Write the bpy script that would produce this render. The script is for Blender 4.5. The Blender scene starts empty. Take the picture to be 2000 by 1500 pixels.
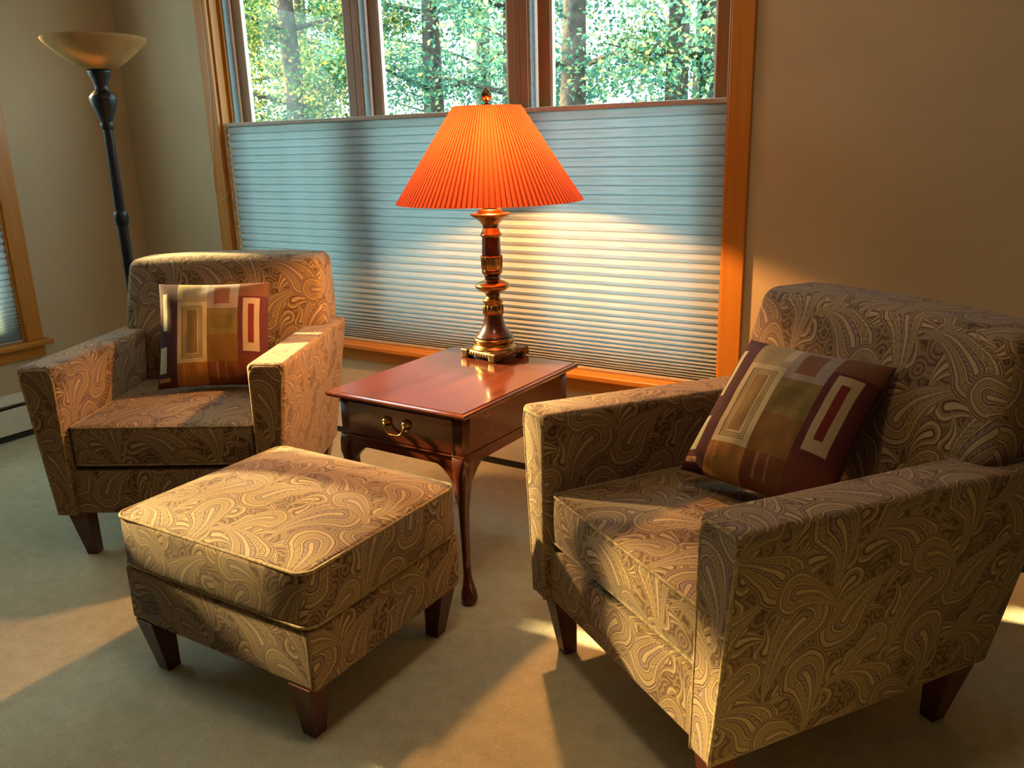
import bpy, bmesh, math, random
from mathutils import Vector, Matrix, noise

# ------------------------------------------------------------------ camera
S = bpy.context.scene
C = S.collection
R = math.radians
yaw, pitch, roll, FPX, EYE = R(32.4747), R(15.9745), R(1.5951), 1650.99, 1.35
fw = Vector((-math.sin(yaw)*math.cos(pitch), math.cos(yaw)*math.cos(pitch), -math.sin(pitch)))
rt = Vector((math.cos(yaw), math.sin(yaw), 0))
dn = fw.cross(rt)
r2 = math.cos(roll)*rt + math.sin(roll)*dn
d2 = -math.sin(roll)*rt + math.cos(roll)*dn
cam = bpy.data.cameras.new('camera')
cam.sensor_width = 36; cam.lens = FPX*36/2000; cam.clip_start = .05; cam.clip_end = 200
co = bpy.data.objects.new('camera', cam); C.objects.link(co)
m = Matrix.Identity(4)
for i in range(3):
    m[i][0] = r2[i]; m[i][1] = -d2[i]; m[i][2] = -fw[i]
m.translation = (0, 0, EYE)
co.matrix_world = m
S.camera = co

# ------------------------------------------------------------------ world, sun, added room lights, exposure
w = bpy.data.worlds.new('world'); S.world = w; w.use_nodes = True
bg = w.node_tree.nodes['Background']
bg.inputs[0].default_value = (.70, .91, 1.0, 1); bg.inputs[1].default_value = 7.5

def light(name, kind, loc, energy, col, **kw):
    l = bpy.data.lights.new(name, kind); l.energy = energy; l.color = col
    for k, v in kw.items(): setattr(l, k, v)
    o = bpy.data.objects.new(name, l); C.objects.link(o); o.location = loc
    return o
SUN_DIR = Vector((-.90, -.11, .41))            # towards the sun
sun = light('sun', 'SUN', (-20, -4, 9), 40.0, (1, .68, .29), angle=R(2.0))
sun.rotation_euler = SUN_DIR.to_track_quat('Z', 'Y').to_euler()
light('unseen_room_light', 'POINT', (1.2, .9, 1.72), 2.0, (1, .72, .42), shadow_soft_size=.12)  # added warm light out of view on the right, no fixture
light('unseen_room_light', 'POINT', (-1.0, -.9, 1.75), 3, (1, .72, .42), shadow_soft_size=.12)  # second added light, behind the camera, no fixture

light('overhead_fill_light', 'AREA', (-.75, 1.15, 2.70), 10, (1, .76, .48), shape='DISK', size=.40)  # added overhead fill for floor and seat tops, no fixture

vs = S.view_settings
vs.view_transform = 'Standard'; vs.look = 'None'; vs.exposure = 0.0; vs.gamma = 1.0; vs.use_curve_mapping = False

# ------------------------------------------------------------------ helpers
random.seed(7)
PI = math.pi

def link(name, me, mat=None, parent=None, loc=None, rot=None):
    o = bpy.data.objects.new(name, me); C.objects.link(o)
    if mat is not None and me is not None and not me.materials: me.materials.append(mat)
    if parent is not None: o.parent = parent
    if loc is not None: o.location = loc
    if rot is not None: o.rotation_euler = rot
    return o

def thing(name, label, cat, loc=(0, 0, 0), rotz=0, group=None):
    o = bpy.data.objects.new(name, None); C.objects.link(o)
    o.location = loc; o.rotation_euler = (0, 0, rotz); o.empty_display_size = .1
    return tag(o, label, cat, group)

def tag(o, label, cat, group=None):
    o['label'] = label; o['category'] = cat
    if group: o['group'] = group
    return o

def struct(o):
    o['kind'] = 'structure'; return o

class MB:
    """collects geometry of ONE part"""
    def __init__(s): s.v = []; s.f = []; s.uv = []; s.sm = []
    def add(s, vs, fs, uvs=None, smooth=True):
        b = len(s.v); s.v += [tuple(p) for p in vs]
        for i, f in enumerate(fs):
            s.f.append(tuple(b+k for k in f)); s.sm.append(smooth)
            s.uv.append(uvs[i] if uvs else [(0, 0)]*len(f))
        return s
    def box(s, a, b):
        x0, y0, z0 = a; x1, y1, z1 = b
        return s.hexa([(x0,y0,z0),(x1,y0,z0),(x1,y1,z0),(x0,y1,z0),(x0,y0,z1),(x1,y0,z1),(x1,y1,z1),(x0,y1,z1)])
    def hexa(s, p):
        F = [(3,2,1,0),(4,5,6,7),(0,1,5,4),(1,2,6,5),(2,3,7,6),(3,0,4,7)]
        return s.add(p, F, smooth=False)
    def lathe(s, prof, n=40, c=(0, 0), rfun=None, smooth=True):
        vs = []; fs = []
        for j, (r, z) in enumerate(prof):
            for i in range(n):
                a = 2*PI*i/n; rr = r if rfun is None else rfun(r, z, a)
                vs.append((c[0]+rr*math.cos(a), c[1]+rr*math.sin(a), z))
        for j in range(len(prof)-1):
            for i in range(n):
                k = (i+1) % n
                fs.append((j*n+i, j*n+k, (j+1)*n+k, (j+1)*n+i))
        return s.add(vs, fs, smooth=smooth)
    def tube(s, path, rad, n=8, closed=False, cap=True):
        P = [Vector(p) for p in path]; N = len(P); vs = []; fs = []
        rr = rad if isinstance(rad, (list, tuple)) else [rad]*N
        up = Vector((0, 0, 1)); prev = None
        for i in range(N):
            a = P[i-1] if (i > 0 or closed) else P[i]
            b = P[(i+1) % N] if (i < N-1 or closed) else P[i]
            t = (b-a)
            t = t.normalized() if t.length > 1e-9 else Vector((0, 0, 1))
            if prev is None:
                ref = up if abs(t.z) < .9 else Vector((1, 0, 0))
                u = t.cross(ref).normalized()
            else:
                u = (prev - t*prev.dot(t)).normalized()
            prev = u; v = t.cross(u)
            for k in range(n):
                an = 2*PI*k/n
                vs.append(P[i] + (u*math.cos(an)+v*math.sin(an))*rr[i])
        for i in range(N if closed else N-1):
            j = (i+1) % N
            for k in range(n):
                l = (k+1) % n
                fs.append((i*n+k, i*n+l, j*n+l, j*n+k))
        if cap and not closed:
            fs.append(tuple(range(n-1, -1, -1))); fs.append(tuple((N-1)*n+k for k in range(n)))
        return s.add(vs, fs)
    def soft(s, hx, hy, hz, r, n=6, warp=None, uvs=1.0, uvo=(0, 0), ra=4):
        """rounded box with half sizes, edge radius r, an optional warp(p, unit)"""
        def axis(h, rr):
            e = [-h+rr*(1-math.tan(PI/4*k/ra)) for k in range(ra, -1, -1)]
            e = sorted(set(round(x, 6) for x in e))
            inner = [(-h+rr)+(2*(h-rr))*k/n for k in range(1, n)]
            return e+inner+[-x for x in reversed(e)]
        ax = [axis(hx, r), axis(hy, r), axis(hz, r)]; H = (hx, hy, hz); key = {}; vs = []; fs = []; us = []
        def vert(p):
            k = tuple(round(x, 5) for x in p)
            if k in key: return key[k]
            inn = Vector([max(-H[i]+r, min(H[i]-r, p[i])) for i in range(3)])
            d = Vector(p)-inn
            q = inn + (d.normalized()*r if d.length > 1e-9 else d)
            unit = (q.x/hx, q.y/hy, q.z/hz)
            if warp: q = Vector(warp(q, unit))
            key[k] = len(vs); vs.append(q); return key[k]
        for d in range(3):
            a, b = [(1, 2), (2, 0), (0, 1)][d]
            for sg in (-1, 1):
                A, B = ax[a], ax[b]
                for i in range(len(A)-1):
                    for j in range(len(B)-1):
                        q = []; u = []
                        for (ii, jj) in ((i, j), (i+1, j), (i+1, j+1), (i, j+1)):
                            p = [0, 0, 0]; p[d] = sg*H[d]; p[a] = A[ii]; p[b] = B[jj]
                            q.append(vert(p))
                            uu = (p[1], p[2]) if d == 0 else ((p[0], p[2]) if d == 1 else (p[0], p[1]))
                            u.append((uu[0]*uvs+uvo[0]+.37*d+.11*sg, uu[1]*uvs+uvo[1]+.23*d+.07*sg))
                        if sg < 0: q.reverse(); u.reverse()
                        fs.append(tuple(q)); us.append(u)
        return s.add(vs, fs, us)
    def mesh(s, name, bevel=0, seg=2):
        me = bpy.data.meshes.new(name)
        me.from_pydata(s.v, [], s.f)
        uv = me.uv_layers.new(name='UVMap'); k = 0
        flat = []
        for u in s.uv:
            for a in u: flat += [a[0], a[1]]
        uv.data.foreach_set('uv', flat)
        me.polygons.foreach_set('use_smooth', s.sm)
        me.update()
        if bevel:
            bm = bmesh.new(); bm.from_mesh(me)
            bmesh.ops.remove_doubles(bm, verts=bm.verts, dist=1e-6)
            bmesh.ops.recalc_face_normals(bm, faces=bm.faces)
            es = [e for e in bm.edges if len(e.link_faces) == 2 and e.calc_face_angle(0) > .5]
            bmesh.ops.bevel(bm, geom=es, offset=bevel, segments=seg, profile=.5, affect='EDGES', clamp_overlap=True)
            for f in bm.faces: f.smooth = False
            bm.to_mesh(me); bm.free()
        return me
    def build(s, name, mat, parent=None, bevel=0, seg=2, loc=None, rot=None):
        return link(name, s.mesh(name, bevel, seg), mat, parent, loc, rot)

def copy_part(o, parent, loc=None, rot=None, scale=None):
    c = o.copy(); C.objects.link(c); c.parent = parent
    if loc is not None: c.location = loc
    if rot is not None: c.rotation_euler = rot
    if scale is not None: c.scale = scale
    return c

# ------------------------------------------------------------------ materials
class NT:
    def __init__(s, mat): s.t = mat.node_tree; s.n = s.t.nodes; s.l = s.t.links
    def new(s, typ, **kw):
        x = s.n.new(typ)
        for k, v in kw.items(): setattr(x, k, v)
        return x
    def put(s, sock, val):
        if isinstance(val, bpy.types.NodeSocket): s.l.new(val, sock)
        else: sock.default_value = val
    def math(s, op, a, b=None, c=None, clamp=False):
        x = s.n.new('ShaderNodeMath'); x.operation = op; x.use_clamp = clamp
        s.put(x.inputs[0], a)
        if b is not None: s.put(x.inputs[1], b)
        if c is not None: s.put(x.inputs[2], c)
        return x.outputs[0]
    def vmath(s, op, a, b=None, scale=None):
        x = s.n.new('ShaderNodeVectorMath'); x.operation = op
        s.put(x.inputs[0], a)
        if b is not None: s.put(x.inputs[1], b)
        if scale is not None: s.put(x.inputs[3], scale)
        return x.outputs[0]
    def mixf(s, f, a, b):
        x = s.n.new('ShaderNodeMix'); x.data_type = 'FLOAT'
        s.put(x.inputs[0], f); s.put(x.inputs[2], a); s.put(x.inputs[3], b); return x.outputs[0]
    def mixc(s, f, a, b, blend='MIX'):
        x = s.n.new('ShaderNodeMix'); x.data_type = 'RGBA'; x.blend_type = blend
        s.put(x.inputs[0], f); s.put(x.inputs[6], a); s.put(x.inputs[7], b); return x.outputs[2]
    def ramp(s, f, stops, interp='LINEAR'):
        x = s.n.new('ShaderNodeValToRGB'); r = x.color_ramp; r.interpolation = interp
        while len(r.elements) < len(stops): r.elements.new(.5)
        for e, (p, c) in zip(r.elements, stops):
            e.position = p; e.color = (*c, 1) if len(c) == 3 else c
        s.put(x.inputs[0], f); return x.outputs[0]
    def coord(s, which='Object'): return s.n.new('ShaderNodeTexCoord').outputs[which]
    def noise(s, vec, scale, detail=4, rough=.5, dist=0):
        x = s.n.new('ShaderNodeTexNoise'); s.put(x.inputs['Vector'], vec)
        x.inputs['Scale'].default_value = scale; x.inputs['Detail'].default_value = detail
        x.inputs['Roughness'].default_value = rough; x.inputs['Distortion'].default_value = dist
        return x.outputs['Fac']
    def mapping(s, vec, scale=(1, 1, 1), rot=(0, 0, 0), loc=(0, 0, 0)):
        x = s.n.new('ShaderNodeMapping'); s.put(x.inputs[0], vec)
        x.inputs['Scale'].default_value = scale; x.inputs['Rotation'].default_value = rot; x.inputs['Location'].default_value = loc
        return x.outputs[0]
    def bump(s, h, strength=.3, dist=.01):
        x = s.n.new('ShaderNodeBump'); x.inputs['Strength'].default_value = strength; x.inputs['Distance'].default_value = dist
        s.put(x.inputs['Height'], h); return x.outputs[0]

def mat(name, col=(.5, .5, .5), rough=.5, metal=0, spec=.5, **kw):
    m = bpy.data.materials.new(name); m.use_nodes = True
    b = m.node_tree.nodes['Principled BSDF']
    b.inputs['Base Color'].default_value = (*col, 1); b.inputs['Roughness'].default_value = rough
    b.inputs['Metallic'].default_value = metal; b.inputs['Specular IOR Level'].default_value = spec
    for k, v in kw.items(): b.inputs[k].default_value = v
    return m, NT(m), b

def mottled(name, col, rough, var=.12, scale=30, metal=0, spec=.5, bump=0, bscale=None, bdist=.002, detail=4):
    m, t, b = mat(name, col, rough, metal, spec)
    n = t.noise(t.coord(), scale, detail)
    lo = tuple(c*(1-var) for c in col); hi = tuple(min(1, c*(1+var)) for c in col)
    t.put(b.inputs['Base Color'], t.ramp(n, [(.3, lo), (.7, hi)]))
    if bump: t.put(b.inputs['Normal'], t.bump(t.noise(t.coord(), bscale or scale, 3), bump, bdist))
    return m

def wood(name, dark, light_, axis, rough, scale=1.0, spec=.5, coat=0):
    m, t, b = mat(name, dark, rough, 0, spec)
    sc = [26*scale]*3; sc[axis] = 1.6*scale
    v = t.mapping(t.coord(), tuple(sc))
    n1 = t.noise(v, 1.0, 6, .6, .6)
    sc2 = [120*scale]*3; sc2[axis] = 3*scale
    n2 = t.noise(t.mapping(t.coord(), tuple(sc2)), 1.0, 3)
    f = t.math('ADD', t.math('MULTIPLY', n1, .75), t.math('MULTIPLY', n2, .25))
    t.put(b.inputs['Base Color'], t.ramp(f, [(.30, dark), (.68, light_)]))
    b.inputs['Coat Weight'].default_value = coat; b.inputs['Coat Roughness'].default_value = .08
    t.put(b.inputs['Normal'], t.bump(n2, .08, .001))
    return m

M = {}
M['wall'] = mottled('wall_paint', (.53, .415, .265), .85, .05, 3, bump=.12, bscale=260, bdist=.0012, spec=.25)
M['panel'] = wood('bounce_cutting_panelling', (.07, .035, .015), (.14, .07, .03), 2, .5, .4)  # invented dark finish for the unseen walls, cuts bounced light
M['ceiling'] = mottled('ceiling_paint', (.62, .58, .50), .9, .04, 4, spec=.2)
M['trim_x'] = wood('honey_pine_x', (.42, .145, .012), (.54, .215, .024), 0, .38)
M['trim_y'] = wood('honey_pine_y', (.42, .145, .012), (.54, .215, .024), 1, .38)
M['trim_z'] = wood('honey_pine_z', (.42, .145, .012), (.54, .215, .024), 2, .38)
M['sash_z'] = wood('sash_wood_z', (.20, .085, .015), (.30, .13, .03), 2, .42)
M['sash_x'] = wood('sash_wood_x', (.20, .085, .015), (.30, .13, .03), 0, .42)
M['sash_y'] = wood('sash_wood_y', (.20, .085, .015), (.30, .13, .03), 1, .42)
M['alu'] = mottled('weather_strip', (.30, .42, .48), .4, .2, 60, metal=.1)
M['bead'] = mottled('glazing_bead', (.75, .70, .58), .45, .06, 40)
M['heater'] = mottled('heater_enamel', (.70, .66, .55), .4, .04, 20)
M['fin'] = mottled('heater_fins_toe_shade', (.02, .02, .02), .6, .3, 80)
M['mahog_x'] = wood('mahogany_x', (.045, .0075, .003), (.105, .019, .007), 0, .24, coat=.3)
M['mahog_y'] = wood('mahogany_y', (.050, .010, .006), (.115, .027, .012), 1, .17, coat=.4)
M['mahog_z'] = wood('mahogany_z', (.034, .006, .003), (.080, .015, .006), 2, .24, coat=.3)
M['leg'] = wood('dark_leg_wood', (.042, .009, .004), (.085, .020, .008), 2, .35)
M['brass'] = mottled('aged_brass', (.36, .195, .060), .26, .4, 50, metal=1)
M['brass_dark'] = mottled('dark_antique_brass', (.15, .085, .03), .34, .5, 60, metal=1, bump=.3, bscale=120)
M['lampbrown'] = mottled('dark_lamp_enamel', (.045, .016, .010), .22, .3, 30, spec=.6)
M['black'] = mottled('black_lamp_metal', (.006, .007, .010), .36, .3, 40, spec=.35, bump=.1, bscale=60)
M['cord'] = mottled('white_cord', (.72, .70, .62), .7, .08, 200)
M['soil'] = mottled('outside_ground', (.12, .13, .05), .95, .4, 3)
M['bark'] = mottled('tree_bark', (.075, .058, .046), .9, .5, 12, bump=.6, bscale=20, bdist=.03)

# carpet
m_, t, b = mat('cut_pile_carpet', (.42, .38, .28), .95, 0, .1)
big = t.noise(t.coord(), 1.6, 4, .55); fine = t.noise(t.coord(), 170, 3, .75); mid = t.noise(t.coord(), 22, 4, .6)
f = t.math('ADD', t.math('MULTIPLY', big, .35), t.math('ADD', t.math('MULTIPLY', fine, .40), t.math('MULTIPLY', mid, .25)))
t.put(b.inputs['Base Color'], t.ramp(f, [(.34, (.32, .295, .19)), (.66, (.66, .61, .43))]))
b.inputs['Sheen Weight'].default_value = .25
t.put(b.inputs['Normal'], t.bump(t.math('ADD', fine, t.math('MULTIPLY', mid, .8)), .55, .006))
M['carpet'] = m_

# window glass: thin pane
m_ = bpy.data.materials.new('window_glass'); m_.use_nodes = True; t = NT(m_)
t.n.clear()
out = t.new('ShaderNodeOutputMaterial'); tr = t.new('ShaderNodeBsdfTransparent'); gl = t.new('ShaderNodeBsdfGlossy')
gl.inputs['Roughness'].default_value = .02; tr.inputs[0].default_value = (.93, .98, .97, 1)
fr = t.new('ShaderNodeFresnel'); fr.inputs[0].default_value = 1.45
mx = t.new('ShaderNodeMixShader'); t.l.new(t.math('MULTIPLY', fr.outputs[0], .03), mx.inputs[0]); t.l.new(tr.outputs[0], mx.inputs[1]); t.l.new(gl.outputs[0], mx.inputs[2])
t.l.new(mx.outputs[0], out.inputs[0]); M['glass'] = m_

def translucent(name, dcol, tcol, fac, nscale=None, var=.1, rough=.8, stretch=(1, 1, 1), seam_shade=False):
    m = bpy.data.materials.new(name); m.use_nodes = True; t = NT(m); t.n.clear()
    out = t.new('ShaderNodeOutputMaterial'); d = t.new('ShaderNodeBsdfDiffuse'); tr = t.new('ShaderNodeBsdfTranslucent')
    mx = t.new('ShaderNodeMixShader'); mx.inputs[0].default_value = fac
    if nscale:
        n = t.noise(t.mapping(t.coord(), stretch), nscale, 4)
        k = t.math('ADD', t.math('MULTIPLY', n, 2*var), 1-var)
        if seam_shade:    # crease shade put into the colour along the glued cell joint
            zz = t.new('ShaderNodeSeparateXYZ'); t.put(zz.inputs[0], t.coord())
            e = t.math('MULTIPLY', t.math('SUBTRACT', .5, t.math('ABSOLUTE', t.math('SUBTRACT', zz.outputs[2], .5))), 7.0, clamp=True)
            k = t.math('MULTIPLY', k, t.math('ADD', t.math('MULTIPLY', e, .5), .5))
        t.put(d.inputs[0], t.vmath('SCALE', dcol, scale=k)); t.put(tr.inputs[0], t.vmath('SCALE', tcol, scale=k))
    else:
        d.inputs[0].default_value = (*dcol, 1); tr.inputs[0].default_value = (*tcol, 1)
    t.l.new(d.outputs[0], mx.inputs[1]); t.l.new(tr.outputs[0], mx.inputs[2]); t.l.new(mx.outputs[0], out.inputs[0])
    return m
M['blind'] = translucent('honeycomb_fabric', (.60, .60, .58), (.62, .73, .76), .62, 1.0, .26, stretch=(9, 9, 7), seam_shade=True)
M['rail'] = mottled('shade_rail', (.40, .34, .27), .5, .08, 40)
M['shade'] = translucent('pleated_shade_cloth', (.40, .115, .070), (.165, .027, .009), .42, 60, .05)
M['bowl'] = translucent('alabaster_glass', (.42, .28, .12), (.50, .28, .09), .35, 14, .35)

m_ = bpy.data.materials.new('lit_bulb'); m_.use_nodes = True; t = NT(m_); t.n.clear()
out = t.new('ShaderNodeOutputMaterial'); em = t.new('ShaderNodeEmission'); tr = t.new('ShaderNodeBsdfTransparent'); ad = t.new('ShaderNodeAddShader')
em.inputs[0].default_value = (1, .60, .25, 1); em.inputs[1].default_value = 6
t.l.new(em.outputs[0], ad.inputs[0]); t.l.new(tr.outputs[0], ad.inputs[1]); t.l.new(ad.outputs[0], out.inputs[0])
M['bulb'] = m_

# leaves
def leafmat(name, stops):
    m = bpy.data.materials.new(name); m.use_nodes = True; t = NT(m); t.n.clear()
    out = t.new('ShaderNodeOutputMaterial'); d = t.new('ShaderNodeBsdfDiffuse'); tr = t.new('ShaderNodeBsdfTranslucent')
    mx = t.new('ShaderNodeMixShader'); mx.inputs[0].default_value = .5
    g = t.new('ShaderNodeNewGeometry')
    col = t.ramp(g.outputs['Random Per Island'], stops)
    t.put(d.inputs[0], col); t.put(tr.inputs[0], col)
    t.l.new(d.outputs[0], mx.inputs[1]); t.l.new(tr.outputs[0], mx.inputs[2]); t.l.new(mx.outputs[0], out.inputs[0])
    return m
M['leaf_a'] = leafmat('teal_green_leaves', [(0, (.05, .15, .12)), (.5, (.10, .26, .19)), (.85, (.22, .38, .20)), (1, (.60, .50, .18))])
M['leaf_b'] = leafmat('yellow_green_leaves', [(0, (.035, .11, .05)), (.45, (.09, .21, .08)), (.75, (.27, .31, .09)), (1, (.60, .43, .13))])

# paisley upholstery -------------------------------------------------
def motif_group():
    g = bpy.data.node_groups.new('paisley_motif', 'ShaderNodeTree')
    for nm, ty in (('Vector', 'NodeSocketVector'), ('Offset', 'NodeSocketVector'), ('Angle', 'NodeSocketFloat'), ('Tile', 'NodeSocketFloat'), ('Size', 'NodeSocketFloat'), ('Bend', 'NodeSocketFloat')):
        g.interface.new_socket(nm, in_out='INPUT', socket_type=ty)
    for nm in ('F', 'S', 'D'):
        g.interface.new_socket(nm, in_out='OUTPUT', socket_type='NodeSocketFloat')
    class W: pass
    w_ = W(); w_.node_tree = g; t = NT(w_)
    gi = t.new('NodeGroupInput'); go = t.new('NodeGroupOutput')
    v = t.vmath('ADD', gi.outputs['Vector'], gi.outputs['Offset'])
    v = t.vmath('SCALE', v, scale=t.math('DIVIDE', 1.0, gi.outputs['Tile']))
    v = t.vmath('SUBTRACT', t.vmath('FRACTION', v), (.5, .5, 0))
    v = t.vmath('SCALE', v, scale=t.math('DIVIDE', gi.outputs['Tile'], gi.outputs['Size']))
    ro = t.new('ShaderNodeVectorRotate'); ro.rotation_type = 'Z_AXIS'
    t.put(ro.inputs['Vector'], v); t.put(ro.inputs['Angle'], gi.outputs['Angle'])
    sp = t.new('ShaderNodeSeparateXYZ'); t.put(sp.inputs[0], ro.outputs[0])
    x, y = sp.outputs[0], sp.outputs[1]
    dy = t.math('ADD', y, .42); up = t.math('MAXIMUM', dy, 0.0)
    xb = t.math('SUBTRACT', x, t.math('MULTIPLY', gi.outputs['Bend'], t.math('SUBTRACT', t.math('MULTIPLY', up, up), t.math('MULTIPLY', up, .35))))
    fl = t.math('DIVIDE', t.math('SQRT', t.math('ADD', t.math('MULTIPLY', xb, xb), t.math('MULTIPLY', dy, dy))), .5)
    wd = t.math('MULTIPLY', t.math('MAXIMUM', t.math('SUBTRACT', 1.0, t.math('DIVIDE', dy, 1.42)), .012), .5)
    fu = t.math('DIVIDE', t.math('ABSOLUTE', xb), wd)
    F = t.mixf(t.math('GREATER_THAN', dy, 0.0), fl, fu)
    F = t.math('ADD', F, t.math('MULTIPLY', t.math('MAXIMUM', t.math('SUBTRACT', dy, 1.38), 0.0), 30.0))
    Sg = t.math('ADD', t.math('ARCTAN2', xb, t.math('ADD', dy, .25)), t.math('MULTIPLY', up, 2.4))
    t.put(go.inputs[0], F); t.put(go.inputs[1], Sg); t.put(go.inputs[2], dy)
    return g
PG = motif_group()

def paisley(name, scale=1.0):
    m, t, b = mat(name, (.3, .2, .1), .82, 0, .2)
    uv = t.n.new('ShaderNodeUVMap'); uv.uv_map = 'UVMap'
    base = uv.outputs[0]
    wob = t.new('ShaderNodeTexNoise'); t.put(wob.inputs['Vector'], base); wob.inputs['Scale'].default_value = 9; wob.inputs['Detail'].default_value = 1
    vec = t.vmath('ADD', base, t.vmath('SCALE', t.vmath('SUBTRACT', wob.outputs['Color'], (.5, .5, .5)), scale=.028))
    vec = t.vmath('SCALE', vec, scale=scale)
    def inst(off, ang, tile, size, bend):
        g = t.n.new('ShaderNodeGroup'); g.node_tree = PG
        t.put(g.inputs[0], vec); g.inputs[1].default_value = (*off, 0); g.inputs[2].default_value = ang
        g.inputs[3].default_value = tile; g.inputs[4].default_value = size; g.inputs[5].default_value = bend
        return g.outputs
    lat = [((.02, .05), 1.3, .115, .046, .5), ((.07, .00), -2.2, .115, .042, -.5), ((.045, .07), 3.6, .135, .046, .55), ((.10, .10), .3, .135, .040, -.6),
           ((.00, .00), .5, .27, .094, .46), ((.135, .035), -2.35, .27, .100, -.46), ((.055, .145), 2.5, .27, .092, .5),
           ((.19, .165), -.75, .27, .088, -.5), ((.10, .225), 1.6, .27, .070, .55), ((.225, .10), 4.3, .27, .062, -.6)]
    F = Sg = None; idx = None
    for i, L in enumerate(lat):
        o = inst(*L)
        if F is None:
            F, Sg, idx = o[0], o[1], 0.0
        else:
            k = t.math('LESS_THAN', o[0], 1.16)
            F = t.mixf(k, F, o[0]); Sg = t.mixf(k, Sg, o[1]); idx = t.mixf(k, idx, float(i)/10)
    bgc, line, tan, cream, lav = (.120, .072, .032), (.070, .027, .012), (.180, .118, .056), (.315, .230, .122), (.195, .134, .098)
    # small motifs have fewer, coarser bands
    Fs = t.math('DIVIDE', F, 1.3)
    k = 1/1.3
    big = t.ramp(Fs, [(0, cream), (.10*k, cream), (.125*k, line), (.15*k, line), (.17*k, lav), (.34*k, lav), (.36*k, line), (.385*k, line), (.40*k, cream), (.46*k, cream), (.475*k, line), (.495*k, line), (.51*k, tan), (.74*k, tan),
                      (.755*k, line), (.775*k, line), (.79*k, cream), (.93*k, cream), (.95*k, line), (.99*k, line), (1.005*k, tan), (1.06*k, tan), (1.075*k, line), (1.10*k, line), (1.115*k, lav), (1.15*k, lav), (1.17*k, bgc)])
    small = t.ramp(Fs, [(0, cream), (.22*k, cream), (.32*k, line), (.42*k, line), (.50*k, tan), (.72*k, tan), (.80*k, cream), (.95*k, cream), (1.0*k, line), (1.12*k, line), (1.18*k, bgc)])
    col = t.mixc(t.math('GREATER_THAN', idx, .35), small, big)
    # ribs and dots within the bands
    rib = t.math('SINE', t.math('MULTIPLY', Sg, 34.0))
    rib2 = t.math('SINE', t.math('MULTIPLY', F, 46.0))
    inband = t.math('MULTIPLY', t.math('GREATER_THAN', F, .48), t.math('LESS_THAN', F, .74))
    isbig = t.math('GREATER_THAN', idx, .35)
    fac = t.math('MULTIPLY', t.math('MULTIPLY', inband, isbig), t.math('GREATER_THAN', t.math('MULTIPLY', rib, rib2), .25))
    col = t.mixc(t.math('MULTIPLY', fac, .75), col, (*cream, 1))
    inb2 = t.math('MULTIPLY', t.math('MULTIPLY', t.math('GREATER_THAN', F, .23), t.math('LESS_THAN', F, .40)), isbig)
    fac2 = t.math('MULTIPLY', inb2, t.math('GREATER_THAN', t.math('SINE', t.math('MULTIPLY', Sg, 22.0)), .35))
    col = t.mixc(t.math('MULTIPLY', fac2, .6), col, (*line, 1))
    inb3 = t.math('MULTIPLY', t.math('MULTIPLY', t.math('GREATER_THAN', F, .80), t.math('LESS_THAN', F, .93)), isbig)
    fac3 = t.math('MULTIPLY', inb3, t.math('GREATER_THAN', t.math('SINE', t.math('MULTIPLY', Sg, 47.0)), .45))
    col = t.mixc(t.math('MULTIPLY', fac3, .45), col, (*line, 1))
    inb4 = t.math('MULTIPLY', t.math('GREATER_THAN', F, 1.0), t.math('LESS_THAN', F, 1.07))
    fac4 = t.math('MULTIPLY', inb4, t.math('GREATER_THAN', t.math('SINE', t.math('MULTIPLY', Sg, 60.0)), .1))
    col = t.mixc(t.math('MULTIPLY', fac4, .8), col, (*cream, 1))
    # scrolls between the motifs
    vo = t.new('ShaderNodeTexVoronoi'); vo.feature = 'SMOOTH_F1'; t.put(vo.inputs['Vector'], vec); vo.inputs['Scale'].default_value = 30
    vo.inputs['Smoothness'].default_value = .25
    sc = t.math('SINE', t.math('MULTIPLY', vo.outputs['Distance'], 26.0))
    outside = t.math('GREATER_THAN', F, 1.16)
    col = t.mixc(t.math('MULTIPLY', outside, t.math('GREATER_THAN', sc, .45)), col, (*tan, 1))
    col = t.mixc(t.math('MULTIPLY', outside, t.math('LESS_THAN', sc, -.75)), col, (*line, 1))
    # weave and slow colour drift (lavender / rust)
    drift = t.noise(vec, 7, 2)
    col = t.mixc(1.0, col, t.ramp(drift, [(.35, (.96, .90, .92)), (.65, (1.08, 1.0, .84))]), 'MULTIPLY')
    wv = t.noise(t.mapping(base, (900, 350, 1)), 1.0, 2)
    col = t.mixc(1.0, col, t.ramp(wv, [(.3, (.80, .80, .80)), (.7, (1.18, 1.18, 1.18))]), 'MULTIPLY')
    t.put(b.inputs['Base Color'], col)
    b.inputs['Sheen Weight'].default_value = .12
    t.put(b.inputs['Normal'], t.bump(t.math('ADD', wv, t.math('MULTIPLY', rib, .05)), .25, .001))
    return m
M['paisley'] = paisley('paisley_jacquard', .80)
M['piping'] = mottled('paisley_piping', (.26, .18, .09), .8, .45, 90, spec=.2)
M['deck'] = mottled('dark_seat_gap', (.06, .04, .025), .9, .2, 40)

# pillow print uses a per-face colour attribute made below
m_, t, b = mat('patchwork_linen', (.3, .2, .1), .85, 0, .15)
at = t.new('ShaderNodeAttribute'); at.attribute_name = 'patch'
wv = t.noise(t.mapping(t.coord(), (420, 420, 900)), 1.0, 2)
t.put(b.inputs['Base Color'], t.mixc(1.0, at.outputs['Color'], t.ramp(wv, [(.3, (.78, .78, .78)), (.7, (1.2, 1.2, 1.2))]), 'MULTIPLY'))
t.put(b.inputs['Normal'], t.bump(wv, .25, .001))
M['pillow'] = m_

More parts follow.
